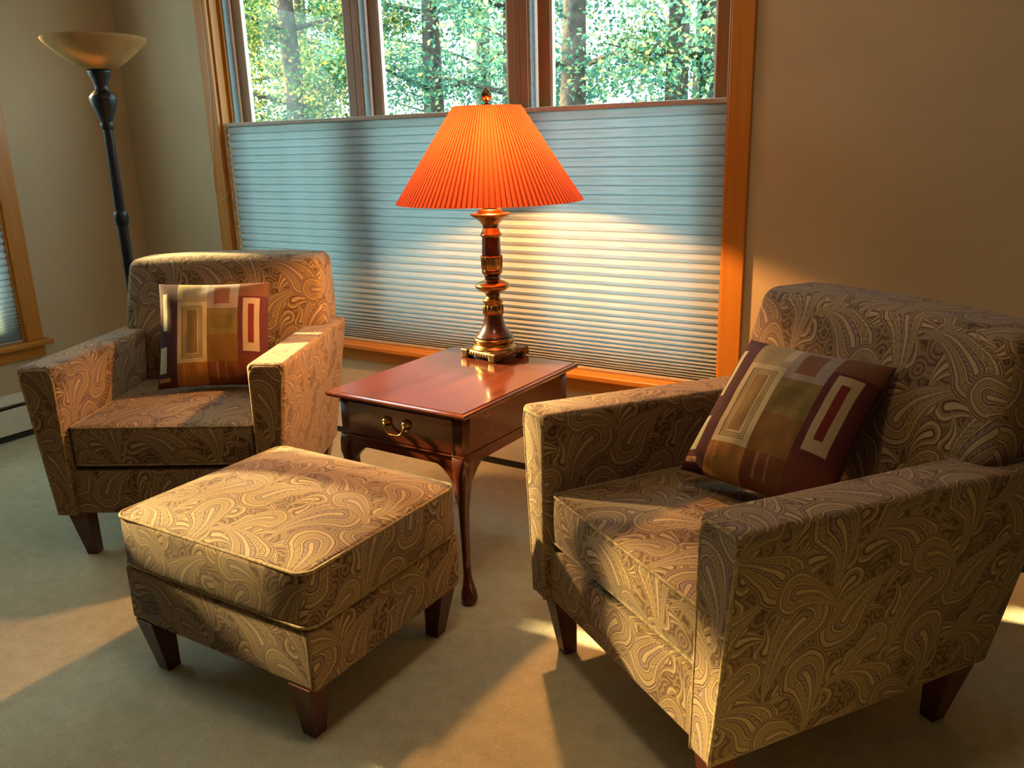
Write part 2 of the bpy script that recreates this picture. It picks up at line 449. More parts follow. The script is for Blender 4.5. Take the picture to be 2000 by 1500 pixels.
# ------------------------------------------------------------------ room shell
YW, XW = 2.94, -4.27            # window wall, left wall (inner faces)
XR, YF, ZC = 2.3, -2.6, 2.75    # right wall, wall behind, ceiling
TH = .16
OX0, OX1, OZ0, OZ1 = -3.53, -.967, .435, 2.30      # opening in the window wall
LY0, LY1 = .30, 2.195                              # opening in the left wall

struct(MB().box((XW-.3, YF-.3, -.1), (XR+.3, YW+TH, 0)).build('floor', M['carpet']))
struct(MB().box((XW-.3, YF-.3, ZC), (XR+.3, YW+TH, ZC+.1)).build('ceiling', M['ceiling']))
wb = MB()
wb.box((XW-TH, YW, 0), (OX0, YW+TH, ZC)).box((OX1, YW, 0), (XR+TH, YW+TH, ZC)).box((OX0, YW, 0), (OX1, YW+TH, OZ0)).box((OX0, YW, OZ1), (OX1, YW+TH, ZC))
struct(wb.build('wall_back', M['wall']))
wl = MB()
wl.box((XW-TH, YF-TH, 0), (XW, LY0, ZC)).box((XW-TH, LY1, 0), (XW, YW, ZC)).box((XW-TH, LY0, 0), (XW, LY1, OZ0)).box((XW-TH, LY0, OZ1), (XW, LY1, ZC))
struct(wl.build('wall_left', M['wall']))
struct(MB().box((XR, YF-TH, 0), (XR+TH, YW, ZC)).build('wall_right', M['panel']))
struct(MB().box((XW, YF-TH, 0), (XR, YF, ZC)).build('wall_front', M['panel']))

# ---- windows.  Local frame: x along the wall, y into the wall (0 = wall face), z up
def window(name, x0, x1, units, loc, rotz):
    root = bpy.data.objects.new(name, None); C.objects.link(root); root.location = loc; root.rotation_euler = (0, 0, rotz); struct(root)
    tx, tz, sx, sz = (M['trim_x'], M['trim_z'], M['sash_x'], M['sash_z'])
    CW = .078
    for a in (x0-CW, x1):
        MB().box((a, -.020, OZ0+.02), (a+CW, 0, OZ1+CW)).build('casing', tz, root, .003)
    MB().box((x0, -.020, OZ1), (x1, 0, OZ1+CW)).build('casing', tx, root, .003)
    MB().box((x0-CW-.03, -.062, OZ0-.004), (x1+CW+.03, .05, OZ0+.0195)).build('sill', tx, root, .006, 3)
    MB().box((x0-CW, -.018, OZ0-.065), (x1+CW, 0, OZ0-.004)).build('apron', tx, root, .003)
    JD = .052
    MB().box((x0-.001, 0, OZ0+.02), (x0+.012, JD, OZ1)).build('jamb', tz, root, .002)
    MB().box((x1-.012, 0, OZ0+.02), (x1+.001, JD, OZ1)).build('jamb', tz, root, .002)
    MB().box((x0, 0, OZ1-.012), (x1, JD, OZ1+.001)).build('jamb', tx, root, .002)
    U = (x1-x0)/units
    for i in range(units):
        u0 = x0+U*i; fr = MB()
        fl, fr_ = .032, .030
        # fixed frame of the unit
        MB().box((u0, JD-.005, OZ0+.02), (u0+fl, .15, OZ1)).build('unit_frame', tz if i == 0 else sz, root, .003)
        MB().box((u0+U-fr_, JD-.004, OZ0+.02), (u0+U, .15, OZ1)).build('unit_frame', sz, root, .003)
        MB().box((u0+fl, JD, OZ0+.02), (u0+U-fr_, .15, OZ0+.05)).build('unit_frame', sx, root, .003)
        MB().box((u0+fl, JD, OZ1-.03), (u0+U-fr_, .15, OZ1)).build('unit_frame', sx, root, .003)
        # grey weather strip on the reveal
        MB().box((u0+fl-.001, JD+.004, OZ0+.05), (u0+fl+.010, .092, OZ1-.03)).build('weather_strip', M['alu'], root, .002)
        # sash: two stiles, two rails, beads and a pane
        a, b_ = u0+.052, u0+U-.030
        s0, s1, g0, g1 = OZ0+.05, OZ1-.03, u0+.108, u0+U-.088
        y0, y1 = .092, .128
        sash = MB().box((a, y0, s0), (g0, y1, s1)).build('sash_stile', sz, root, .004)
        MB().box((g1, y0, s0), (b_, y1, s1)).build('sash_stile', sz, root, .004)
        MB().box((g0, y0, s0), (g1, y1, s0+.06)).build('sash_rail', sx, root, .004)
        MB().box((g0, y0, s1-.06), (g1, y1, s1)).build('sash_rail', sx, root, .004)
        MB().box((g0, y0+.006, s0+.06), (g0+.007, y1-.008, s1-.06)).build('glazing_bead', M['bead'], root, .001)
        MB().box((g1-.007, y0+.006, s0+.06), (g1, y1-.008, s1-.06)).build('glazing_bead', M['bead'], root, .001)
        MB().box((g0, .1095, s0+.06), (g1, .1135, s1-.06)).build('pane', M['glass'], root)
    return root
window('window_1', OX0, OX1, 3, (0, YW, 0), 0)
window('window_2', LY0, LY1, 2, (XW, 0, 0), PI/2)     # local x -> +y, local y -> -x

# ---- honeycomb shades inside the openings
def cell_shade(label, x0, x1, ztop, loc, rotz):
    root = thing('cellular_shade', label, 'window shade', loc, rotz)
    za = OZ0+.0195
    MB().box((x0, .006, ztop-.018), (x1, .044, ztop)).build('top_rail', M['rail'], root, .004)
    MB().box((x0, .008, za+.0008), (x1, .042, za+.014)).build('bottom_rail', M['rail'], root, .003)
    zs = [ztop-.018]; z = zs[0]
    while z > za+.018:
        h = z-za
        p = .0345 if h > .36 else max(.0065, .0065+.028*(h/.36)**.9)
        z = max(za+.014, z-p); zs.append(z)
    # one honeycomb cell, one unit high
    cm = MB(); yf, ym, yb = .009, .025, .041
    prof = [(ym-.0005, 0), (yf+.002, .42), (yf, .5), (yf+.002, .58), (ym-.0005, 1), (yb-.002, .58), (yb, .5), (yb-.002, .42)]
    n = len(prof)
    vs = [(x, y, zz) for x in (x0+.002, x1-.002) for (y, zz) in prof]
    fs = [(k, (k+1) % n, n+(k+1) % n, n+k) for k in range(n)]
    cm.add(vs, fs, smooth=False)
    first = None
    for a, b_ in zip(zs[:-1], zs[1:]):
        if first is None:
            first = cm.build('honeycomb_cell', M['blind'], root, loc=(0, 0, b_)); c = first
        else: c = copy_part(first, root, (0, 0, b_))
        c.scale = (1, 1, a-b_)
    return root
sh = cell_shade('wide pale honeycomb window shade behind the lit table lamp', OX0+.026, OX1-.006, 1.476, (0, YW, 0), 0)
# lift cord hanging in a loop at the left casing
pth = [(-3.545, -.023, 2.28), (-3.548, -.024, 1.9), (-3.552, -.026, 1.62), (-3.572, -.028, 1.42), (-3.600, -.028, 1.24), (-3.600, -.03, 1.15), (-3.575, -.028, 1.10), (-3.535, -.026, 1.115), (-3.515, -.012, 1.15)]
pp = []
for i in range(len(pth)-1):
    for k in range(5):
        a, b_ = Vector(pth[i]), Vector(pth[i+1]); pp.append(a.lerp(b_, k/5))
pp.append(Vector(pth[-1]))
for _ in range(2): pp = [pp[0]]+[(pp[i-1]+pp[i]*2+pp[i+1])/4 for i in range(1, len(pp)-1)]+[pp[-1]]
MB().tube(pp, .0013, 6).build('lift_cord', M['cord'], sh)
MB().tube([(OX0+.019, .004, 1.47-.04*k) for k in range(26)], [.0012+.0012*(k % 2) for k in range(26)], 6).build('guide_cord', M['cord'], sh)
MB().tube([(OX1-.010, -.002, 2.28), (OX1-.010, -.002, 1.476)], .0012, 6).build('lift_cord', M['cord'], sh)
cell_shade('narrow pale honeycomb shade in the window beside the torchiere lamp', LY0+.02, LY1-.006, 1.476, (XW, 0, 0), PI/2)

# ---- baseboard heaters
def heater(label, x0, x1, loc, rotz):
    root = thing('baseboard_heater', label, 'heater', loc, rotz)
    MB().box((x0, -.012, .02), (x1, -.001, .205)).build('back_panel', M['heater'], root, .002)
    MB().hexa([(x0, -.078, .034), (x1, -.078, .034), (x1, -.070, .034), (x0, -.070, .034), (x0, -.072, .158), (x1, -.072, .158), (x1, -.064, .158), (x0, -.064, .158)]).build('front_panel', M['heater'], root, .002)
    h = MB()
    h.hexa([(x0, -.076, .178), (x1, -.076, .178), (x1, -.001, .205), (x0, -.001, .205), (x0, -.076, .188), (x1, -.076, .188), (x1, -.001, .214), (x0, -.001, .214)])
    h.build('top_hood', M['heater'], root, .002)
    MB().box((x0+.01, -.062, .05), (x1-.01, -.014, .15)).build('fin_element', M['fin'], root)
    MB().box((x0, -.068, .0008), (x1, -.012, .03)).build('toe_shade', M['fin'], root)  # black strip standing in for the shade under the front panel
    for a in (x0, x1-.012):
        MB().box((a, -.079, .0008), (a+.012, -.001, .215)).build('end_cap', M['heater'], root, .002)
    return root
heater('long off-white baseboard heater under the wide window', XW+.09, XR-.02, (0, YW, 0), 0)
heater('off-white baseboard heater below the narrow shade on the torchiere wall', YF+.05, YW-.005, (XW, 0, 0), PI/2)

# ------------------------------------------------------------------ armchairs
def tri(c, u):      # trilinear by 8 corners: c[(ix,iy,iz)]
    a, b_, g = [(k+1)/2 for k in u]
    r = Vector((0, 0, 0))
    for ix in (0, 1):
        for iy in (0, 1):
            for iz in (0, 1):
                wt = (a if ix else 1-a)*(b_ if iy else 1-b_)*(g if iz else 1-g)
                r += Vector(c[(ix, iy, iz)])*wt
    return r

def leg_mesh(h, sx, sy, top=.066, bot=.038, over=.01):
    """square tapered leg; inner corner stays upright, sx/sy point outwards"""
    mb = MB()
    def ring(wd, z): return [(0, 0, z), (sx*wd, 0, z), (sx*wd, sy*wd, z), (0, sy*wd, z)]
    mb.hexa(ring(bot, 0)+ring(top, h+over))
    return mb

Wt, Wb, TA, HA, HR, HB = .888, .770, .128, .690, .668, .166
def armchair(label, loc, rotz, group):
    root = thing('armchair', label, 'armchair', loc, rotz, group)
    P, K = M['paisley'], M['piping']
    # base
    def wbase(q, u):
        return (q.x*(1.0 if q.z > 0 else .985), q.y, q.z)
    MB().soft(.338, .375, .078, .012, 4, None, 1, (.1, .3)).build('seat_frame', P, root, loc=(0, .392, HB+.079))
    # arms
    for s in (-1, 1):
        xo_t, xi_t, xo_b, xi_b = Wt/2, Wt/2-TA, Wb/2, Wb/2-.068
        c = {}
        for ix in (0, 1):
            for iz in (0, 1):
                xx = (xo_t if ix else xi_t) if iz else (xo_b if ix else xi_b)
                c[(ix, 0, iz)] = (s*xx, 0.0 if iz else -.004, HA if iz else HB)
                c[(ix, 1, iz)] = (s*xx, .875 if iz else .785, HR if iz else HB)
        def wa(q, u, c=c):
            p = tri(c, u)
            k = max(0, u[2])
            return (p.x, p.y, p.z)
        a = MB()
        a.soft(.064, .42, .26, .017, 8, wa, 1, (.17 if s > 0 else .43, .05))
        if s < 0:
            a.f = [tuple(reversed(f)) for f in a.f]; a.uv = [list(reversed(u)) for u in a.uv]
        arm = a.build('arm', P, root)
        # welt round the front panel
        pts = []
        def fp(ux, uz): p = tri(c, (ux, -1, uz)); return Vector((p.x, p.y-.001+.0, p.z))
        path = [fp(.84, -.97+1.77*k/8) for k in range(9)]
        for k in range(1, 8):
            an = PI/2*k/8; path.append(fp(.84-.34+.34*math.cos(an), .80+.155*math.sin(an)))
        for k in range(0, 8):
            an = PI/2+PI/2*k/8; path.append(fp(-.50+.34*math.cos(an), .80+.155*math.sin(an)))
        path += [fp(-.84, .80-1.77*k/8) for k in range(0, 9)]
        MB().tube([p+Vector((0, .003, 0)) for p in path], .0042, 6).build('piping', K, arm)
    # back: lower part between the arms, upper part wider and rolled
    def wback(q, u):
        t_ = (q.z+.27)/.54
        x = q.x*(1-.055*max(0, t_-.4)**2*2.8)
        if q.z+.667 < .645: x = max(-.312, min(.312, x))
        y = q.y+.133*t_
        z = q.z
        if u[2] > 0: z += .012*(1-u[0]**2)*u[2]**4
        if u[1] < 0: y -= .030*(1-u[0]**4)*(1-u[2]**2)*(-u[1])
        return (x, y, z)
    b_ = MB().soft(.410, .095, .270, .034, 16, wback, 1, (.05, .6), ra=5)
    b_.v = [(x, y+.702, z+.667) for x, y, z in b_.v]
    b_.build('backrest', P, root)
    # seat cushion
    hx, hy, hz = .312, .315, .069
    def wseat(q, u):
        z = q.z; y = q.y
        if u[2] > 0: z += .022*(1-u[0]**2)*(1-u[1]**2)*u[2]
        if u[1] < 0: y -= .018*(1-u[2]**2)*(1-u[0]**4)
        return (q.x, y, z)
    cz, cy = .409, .335
    cu = MB().soft(hx, hy, hz, .016, 8, wseat, 1, (.0, .12)).build('seat_cushion', P, root, loc=(0, cy, cz))
    for zz in (hz-.004, -hz+.004):
        path = []
        rr = .02
        for cx_, cy_, a0 in ((hx-rr, -hy+rr, -90), (hx-rr, hy-rr, 0), (-hx+rr, hy-rr, 90), (-hx+rr, -hy+rr, 180)):
            for k in range(4):
                an = R(a0+30*k); path.append((cx_+rr*math.cos(an), cy_+rr*math.sin(an), zz))
        MB().tube(path, .0042, 6, closed=True).build('piping', K, cu)
    # legs
    for sx in (-1, 1):
        leg_mesh(HB, sx, -1, over=.005).build('leg', M['leg'], root, .002, loc=(sx*.300, .085, 0))
        leg_mesh(HB, sx, 1, top=.075, over=.005).build('leg', M['leg'], root, .002, loc=(sx*.300, .690, 0))
    return root
armchair('paisley armchair in front of the black torchiere lamp', (-2.401, 1.597, 0), R(29.97), 'matching paisley armchairs')
armchair('paisley armchair in front of the bare wall beside the window', (-.750, 1.561, 0), R(-33.07), 'matching paisley armchairs')

# ------------------------------------------------------------------ ottoman
def ottoman():
    root = thing('ottoman', 'square paisley ottoman footstool on dark tapered legs', 'ottoman', (-1.619, 1.432, 0), R(0.4))
    hx, hy = .336, .287
    P, K = M['paisley'], M['piping']
    MB().soft(hx, hy, .080, .014, 5, None, 1, (.2, .1)).build('ottoman_base', P, root, loc=(0, 0, .152+.080))
    def wc(q, u):
        z, x, y = q.z, q.x, q.y
        if u[2] > 0: z += .045*max(0, 1-u[0]**2)**.8*max(0, 1-u[1]**2)**.8*u[2]
        k = .010*(1-u[2]**2)
        x += k*u[0]*(1-u[1]**2); y += k*u[1]*(1-u[0]**2)
        return (x, y, z)
    hz = .070
    cu = MB()
    # plan corners slightly rounded
    def wc2(q, u):
        x, y, z = wc(q, u)
        m_ = abs(u[0])**6*abs(u[1])**6
        return (x*(1-.035*m_), y*(1-.042*m_), z)
    cu = cu.soft(hx+.006, hy+.006, hz, .014, 12, wc2, 1, (.31, .02)).build('cushion', P, root, loc=(0, 0, .316+hz))
    for zz in (hz-.003, -hz+.003):
        path = []
        rr = .035; a, b_ = hx+.001, hy+.001
        for cx_, cy_, a0 in ((a-rr, -b_+rr, -90), (a-rr, b_-rr, 0), (-a+rr, b_-rr, 90), (-a+rr, -b_+rr, 180)):
            for k in range(7):
                an = R(a0+15*k); path.append((cx_+rr*math.cos(an), cy_+rr*math.sin(an), zz))
        MB().tube(path, .0045, 6, closed=True).build('piping', K, cu)
    for sx in (-1, 1):
        for sy in (-1, 1):
            leg_mesh(.152, sx, sy, top=.068, bot=.040, over=.005).build('leg', M['leg'], root, .002, loc=(sx*.250, sy*.222, 0))
ottoman()

# ------------------------------------------------------------------ side table
def side_table():
    root = thing('side_table', 'glossy mahogany side table with one drawer and cabriole legs', 'table', (-1.590, 2.165, 0), R(-1.0))
    W, D, Z = .27, .335, .617
    # top with moulded edge: stacked profile
    tp = MB()
    prof = [(0, Z-.030, .030), (0, Z-.024, .016), (0, Z-.018, .004), (0, Z-.010, 0), (0, Z-.005, .002), (0, Z-.003, .010), (0, Z, .012)]
    vs = []; fs = []
    for (_, z, ins) in prof:
        x, y = W-ins, D-ins
        vs += [(-x, -y, z), (x, -y, z), (x, y, z), (-x, y, z)]
    for j in range(len(prof)-1):
        for k in range(4):
            l = (k+1) % 4; fs.append((j*4+k, j*4+l, j*4+4+l, j*4+4+k))
    fs.append((3, 2, 1, 0)); fs.append(tuple(len(vs)-4+k for k in range(4)))
    tp.add(vs, fs, smooth=False).build('table_top', M['mahog_y'], root)
    x, y = W-.032, D-.032
    zt, zb = Z-.030, Z-.142
    # carcase panels
    MB().box((x-.018, -y+.03, zb), (x, y-.03, zt)).build('side_panel', M['mahog_y'] if False else M['mahog_x'], root, .001)
    MB().box((-x, -y+.03, zb), (-x+.018, y-.03, zt)).build('side_panel', M['mahog_x'], root, .001)
    MB().box((-x+.03, y-.018, zb), (x-.03, y, zt)).build('back_panel', M['mahog_x'], root, .001)
    # bead below the drawer, shaped apron
    for a, b_ in (((-x-.004, -y-.004, zb-.006), (x+.004, -y+.01, zb)), ((-x-.004, y-.01, zb-.006), (x+.004, y+.004, zb)), ((-x-.004, -y+.01, zb-.006), (-x+.01, y-.01, zb)), ((x-.01, -y+.01, zb-.006), (x+.004, y-.01, zb))):
        MB().box(a, b_).build('bead_moulding', M['mahog_x'], root, .002)
    def apron(a, b_, normal_in):
        mb = MB(); n = 24; vs = []; fs = []
        a = Vector(a); b_ = Vector(b_); L = (b_-a).length
        for i in range(n+1):
            f = i/n; p = a.lerp(b_, f); d = min(f, 1-f)*L
            dep = .030 + (.075*(1-d/.075)**1.5 if d < .075 else 0)
            for off in (Vector((0, 0, 0)), Vector(normal_in)*.018):
                vs += [p+off+Vector((0, 0, zb-.006)), p+off+Vector((0, 0, zb-.006-dep))]
        for i in range(n):
            o = i*4; q = o+4
            fs += [(o, o+1, q+1, q), (o+2, q+2, q+3, o+3), (o+1, o+3, q+3, q+1), (o, q, q+2, o+2)]
        mb.add(vs, fs, smooth=False); return mb
    q = .024
    apron((-x+q, -y, 0), (x-q, -y, 0), (0, 1, 0)).build('apron', M['mahog_x'], root)
    apron((x-q, y, 0), (-x+q, y, 0), (0, -1, 0)).build('apron', M['mahog_x'], root)
    apron((x, -y+q, 0), (x, y-q, 0), (-1, 0, 0)).build('apron', M['mahog_x'], root)
    apron((-x, y-q, 0), (-x, -y+q, 0), (1, 0, 0)).build('apron', M['mahog_x'], root)
    # drawer
    dr = MB().box((-x+.034, -y-.002, zb+.003), (x-.034, -y+.016, zt-.003)).build('drawer', M['mahog_x'], root, .002)
    hz = (zt+zb)/2+.012
    for s in (-1, 1):
        MB().lathe([(.0, -.016), (.006, -.016), (.011, -.012), (.011, -.006), (.016, -.004), (.017, 0), (0, 0)], 18).build('handle_rosette', M['brass'], dr, loc=(s*.038-.005, -y-.002, hz), rot=(-PI/2, 0, 0)).rotation_euler = (-PI/2, 0, 0)
    hp = []
    for k in range(25):
        f = k/24*2-1
        xx = .038*f*(1 if abs(f) > .8 else 1)
        dz = -.034*(1-abs(f)**5)
        hp.append((-.005+.040*f*(1-.12*(1-abs(f))), -y-.016-.006*(1-abs(f)**3), hz+dz))
    MB().tube(hp, [.0026+.0012*math.cos(k/24*PI-PI/2) for k in range(25)], 8).build('bail_handle', M['brass'], dr)
    # cabriole legs
    for sx in (-1, 1):
        for sy in (-1, 1):
            # square block at the corner
            lg = MB()
            st = [(zt, 0, .0205, 24), (zb, 0, .0205, 24), (zb-.004, 0, .0205, 24), (zb-.007, .002, .023, 8), (zb-.025, .005, .026, 3.6), (zb-.06, .007, .0265, 2.6), (zb-.11, .002, .022, 2.3), (zb-.18, -.004, .0165, 2), (zb-.26, -.005, .0140, 2), (.14, -.002, .0125, 2), (.085, .003, .0125, 2), (.062, .012, .017, 2), (.042, .018, .0235, 2), (.022, .022, .0255, 2), (.010, .021, .0225, 2), (.001, .020, .016, 2)]
            n = 32; vs = []; fs = []
            for (z, off, r, e) in st:
                for k in range(n):
                    an = 2*PI*k/n+PI/4; cc, ss = math.cos(an), math.sin(an)
                    kx = abs(cc)**(2/e)*(1 if cc > 0 else -1); ky = abs(ss)**(2/e)*(1 if ss > 0 else -1)
                    vs.append((sx*off+r*kx, sy*off+r*ky, z))
            for j in range(len(st)-1):
                for k in range(n):
                    l = (k+1) % n; fs.append((j*n+l, j*n+k, (j+1)*n+k, (j+1)*n+l))
            fs.append(tuple(range(n))); fs.append(tuple((len(st)-1)*n+k for k in range(n-1, -1, -1)))
            lg.add(vs, fs).build('leg', M['mahog_z'], root, loc=(sx*(x-.020), sy*(y-.020), 0))
side_table()

# ------------------------------------------------------------------ table lamp
def table_lamp():
    zt = .617
    root = thing('table_lamp', 'lit table lamp with pleated orange shade on a turned brass column', 'lamp', (-1.625, 2.445, zt), R(-11))
    Z = lambda z: z-zt
    s = .083
    bp = MB()
    lev = [(.0105, s-.008), (.014, s), (.026, s), (.030, s-.003), (.034, s-.008)]
    vs = []; fs = []
    for z, h in lev: vs += [(-h, -h, z), (h, -h, z), (h, h, z), (-h, h, z)]
    for j in range(len(lev)-1):
        for k in range(4):
            l = (k+1) % 4; fs.append((j*4+k, j*4+l, j*4+4+l, j*4+4+k))
    fs += [(3, 2, 1, 0), tuple(len(vs)-4+k for k in range(4))]
    base = bp.add(vs, fs, smooth=False).build('base_plate', M['brass_dark'], root)
    # beaded edge and corner feet
    first = None
    for sx in (-1, 1):
        for sy in (-1, 1):
            f = MB().soft(.020, .020, .0165, .008, 2).build('foot', M['brass_dark'], base, loc=(sx*(s-.015), sy*(s-.015), .0172))
    bead = MB().lathe([(0, -.0045), (.003, -.0035), (.0045, 0), (.003, .0035), (0, .0045)], 8)
    bmesh_ = bead.mesh('edge_bead'); bmesh_.materials.append(M['brass'])
    for side in range(4):
        for k in range(9):
            d = -.052+.013*k
            p = [(d, -s), (s, d), (d, s), (-s, d)][side]
            link('edge_bead', bmesh_, None, base, (p[0], p[1], .020))
    br, bn = M['brass'], M['lampbrown']
    def sec(name, prof, m_, rf=None, n=48): return MB().lathe([(r, Z(z)) for z, r in prof], n, rfun=rf).build(name, m_, root)
    sec('foot_ring', [(.645, .078), (.650, .080), (.656, .076), (.660, .069), (.667, .067), (.673, .070), (.679, .072), (.684, .070), (.687, .066)], br)
    sec('bell_column', [(.684, .067), (.690, .068), (.696, .063), (.705, .055), (.716, .047), (.730, .0395), (.745, .0355), (.760, .0335), (.772, .0325)], bn)
    flute = lambda r, z, a: r*(1+.055*math.cos(14*a))
    sec('fluted_cup', [(.768, .0325), (.772, .036), (.785, .0355), (.799, .0345), (.802, .033)], br, flute, 112)
    sec('ring', [(.800, .032), (.806, .031), (.812, .0345), (.818, .0365), (.823, .034), (.827, .027), (.832, .0245)], br)
    sec('neck', [(.830, .0245), (.838, .0245), (.846, .027), (.850, .030)], bn)
    sec('disc', [(.846, .030), (.852, .042), (.858, .052), (.864, .0595), (.870, .0615), (.876, .059), (.883, .045), (.888, .032), (.892, .027)], br)
    sec('neck', [(.890, .027), (.898, .026), (.907, .0275), (.912, .032)], bn)
    sec('ring', [(.910, .031), (.915, .0355), (.921, .0370), (.926, .0355), (.929, .0335)], br)
    sec('fluted_cup', [(.927, .0335), (.932, .0355), (.950, .036), (.966, .0365), (.973, .0375), (.975, .034)], br, flute, 112)
    sec('column', [(.970, .0335), (1.00, .0325), (1.03, .0315), (1.040, .031)], bn)
    sec('ring', [(1.038, .031), (1.042, .0365), (1.047, .037), (1.052, .034), (1.058, .0305), (1.064, .029), (1.070, .0265)], br)
    sec('collar', [(1.068, .0265), (1.075, .027), (1.084, .030)], bn)
    sec('drip_pan', [(1.082, .030), (1.092, .038), (1.102, .052), (1.109, .064), (1.114, .069), (1.118, .0695), (1.119, .060), (1.117, .046), (1.122, .043), (1.130, .042), (1.133, .039), (1.133, .025)], br)
    sec('socket', [(1.130, .022), (1.145, .024), (1.20, .020), (1.235, .019), (1.237, .0)], br)
    bulb = sec('bulb', [(1.237, .013), (1.25, .016), (1.27, .026), (1.295, .031), (1.32, .028), (1.335, .017), (1.340, .0)], M['bulb'], n=24)
    # harp
    hp = []
    for k in range(41):
        a = PI*(k/40)
        hp.append((.062*math.cos(a)*(1 if 0 < k < 40 else .4), 0, Z(1.225)+.245*math.sin(a)**.7))
    MB().tube(hp, .0022, 8).build('harp', br, root)
    sec('finial', [(1.468, .012), (1.472, .013), (1.474, .006), (1.480, .005), (1.483, .009), (1.488, .014), (1.495, .0175), (1.503, .0165), (1.512, .011), (1.520, .005), (1.526, .0)], M['brass_dark'], lambda r, z, a: r*(1+.12*math.cos(5*a+z*160)), 40)
    # pleated shade
    n = 112; zt_, zb_ = Z(1.466), Z(1.158); rt_, rb_ = .112, .312
    vs = []; fs = []; N = n*4; rows = 10
    for j in range(rows+1):
        f = j/rows; r0 = rt_+(rb_-rt_)*f; z = zt_+(zb_-zt_)*f
        amp = .0026+.0042*f
        for k in range(n):
            for fr_, sg in ((0, 1), (.60, 1), (.72, -1), (.88, -1)):     # rib, fold, narrow valley, fold
                a = 2*PI*(k+fr_)/n; rr = r0+amp*sg
                vs.append((rr*math.cos(a), rr*math.sin(a), z))
    for j in range(rows):
        for k in range(N):
            l = (k+1) % N; fs.append((j*N+k, (j+1)*N+k, (j+1)*N+l, j*N+l))
    sd = MB().add(vs, fs, smooth=False).build('lamp_shade', M['shade'], root)
    sp = MB()
    sp.tube([(.108*math.cos(2*PI*k/40), .108*math.sin(2*PI*k/40), zt_-.006) for k in range(40)], .002, 6, closed=True)
    for k in range(3):
        a = 2*PI*k/3; sp.tube([(.004*math.cos(a), .004*math.sin(a), zt_), (.108*math.cos(a), .108*math.sin(a), zt_-.006)], .0018, 6)
    sp.build('shade_spider', br, sd)
    l = light('table_lamp_light', 'POINT', (0, 0, Z(1.290)), 105, (1, .46, .135), shadow_soft_size=.028)
    l.parent = root
    bulb.visible_shadow = True
table_lamp()

# ------------------------------------------------------------------ torchiere
def torchiere():
    root = thing('torchiere_floor_lamp', 'black torchiere floor lamp with an alabaster glass bowl in the corner', 'lamp', (-3.43, 2.26, 0))
    def sec(name, prof, m_, n=40, rf=None): return MB().lathe([(r, z) for z, r in prof], n, rfun=rf).build(name, m_, root)
    sec('base', [(.0008, .0), (.0008, .140), (.012, .142), (.022, .134), (.030, .105), (.040, .065), (.060, .036), (.085, .026), (.09, .0)], M['black'])
    sec('pole', [(.085, .0235), (.50, .0215), (.855, .0225), (1.046, .0225)], M['black'], 24, lambda r, z, a: r*(1+.05*math.cos(8*a)))
    sec('collar', [(1.044, .022), (1.048, .027), (1.060, .030), (1.078, .033), (1.090, .030), (1.104, .028), (1.108, .022)], M['black'])
    sec('pole', [(1.106, .0215), (1.30, .0200), (1.446, .0195)], M['black'], 24, lambda r, z, a: r*(1+.05*math.cos(8*a)))
    sec('collar', [(1.444, .020), (1.450, .027), (1.462, .025), (1.470, .028), (1.476, .023)], M['black'])
    sec('vase_knop', [(1.474, .023), (1.50, .033), (1.535, .046), (1.565, .054), (1.578, .053), (1.590, .043), (1.604, .028), (1.612, .026), (1.620, .027)], M['black'], 24, lambda r, z, a: r*(1+.03*math.cos(8*a)))
    sec('bowl_cup', [(1.618, .026), (1.635, .031), (1.655, .039), (1.672, .046), (1.684, .048), (1.686, .0)], M['black'], 32)
    bo = [(1.683, .045), (1.690, .074), (1.701, .098), (1.715, .118), (1.735, .145), (1.757, .172), (1.780, .197), (1.794, .212), (1.803, .2155), (1.808, .212), (1.800, .206), (1.783, .191), (1.757, .165), (1.735, .138), (1.712, .108), (1.695, .06), (1.692, 0)]
    sec('glass_bowl', [(z_, r_*.94) for z_, r_ in bo], M['bowl'], 56)
torchiere()

# ------------------------------------------------------------------ pillows
PATCH = [  # u0,u1,v0,v1,colour  (v up), later ones on top
 (0, 1, 0, 1, (.16, .095, .025)),
 (0, .19, 0, 1, (.055, .020, .022)),
 (.045, .085, .52, .88, (.38, .35, .20)), (.02, .09, .13, .37, (.36, .38, .23)), (.02, .12, .05, .08, (.30, .17, .10)),
 (.19, .46, .78, 1, (.27, .20, .10)), (.40, .46, .84, 1, (.33, .27, .19)),
 (.19, .46, .20, .79, (.38, .30, .165)),
 (.19, .46, 0, .20, (.24, .105, .022)), (.24, .26, 0, .20, (.30, .14, .04)),
 (.46, .74, .72, 1, (.22, .165, .135)), (.52, .66, .77, .95, (.15, .062, .034)),
 (.46, .74, .46, .72, (.135, .095, .030)), (.50, .70, .52, .66, (.115, .080, .022)), (.46, .74, .20, .46, (.13, .065, .014)), (.46, .74, 0, .20, (.11, .035, .010)),
 (.54, .56, .05, .20, (.20, .09, .05)), (.62, .635, .05, .20, (.18, .08, .04)),
 (.74, 1, .84, 1, (.115, .045, .020)), (.74, 1, .26, .84, (.075, .018, .016)), (.74, 1, 0, .26, (.095, .022, .011)),
 (.785, .935, .30, .82, (.31, .225, .13)), (.835, .885, .38, .76, (.12, .016, .012)),
]
def frame_lines(u, v):
    # stitched concentric lines on the tall cream panel
    cx, cy, hx, hy = .325, .495, .135, .295
    a = max(abs(u-cx)-hx, abs(v-cy)-hy*1.0)
    d = -max(abs(u-cx)-hx, (abs(v-cy)-hy))
    for lo, hi in ((.040, .047), (.056, .062), (.070, .076)):
        if lo <= d <= hi: return (.13, .08, .03)
    if d > .084: return (.185, .115, .035)
    return None
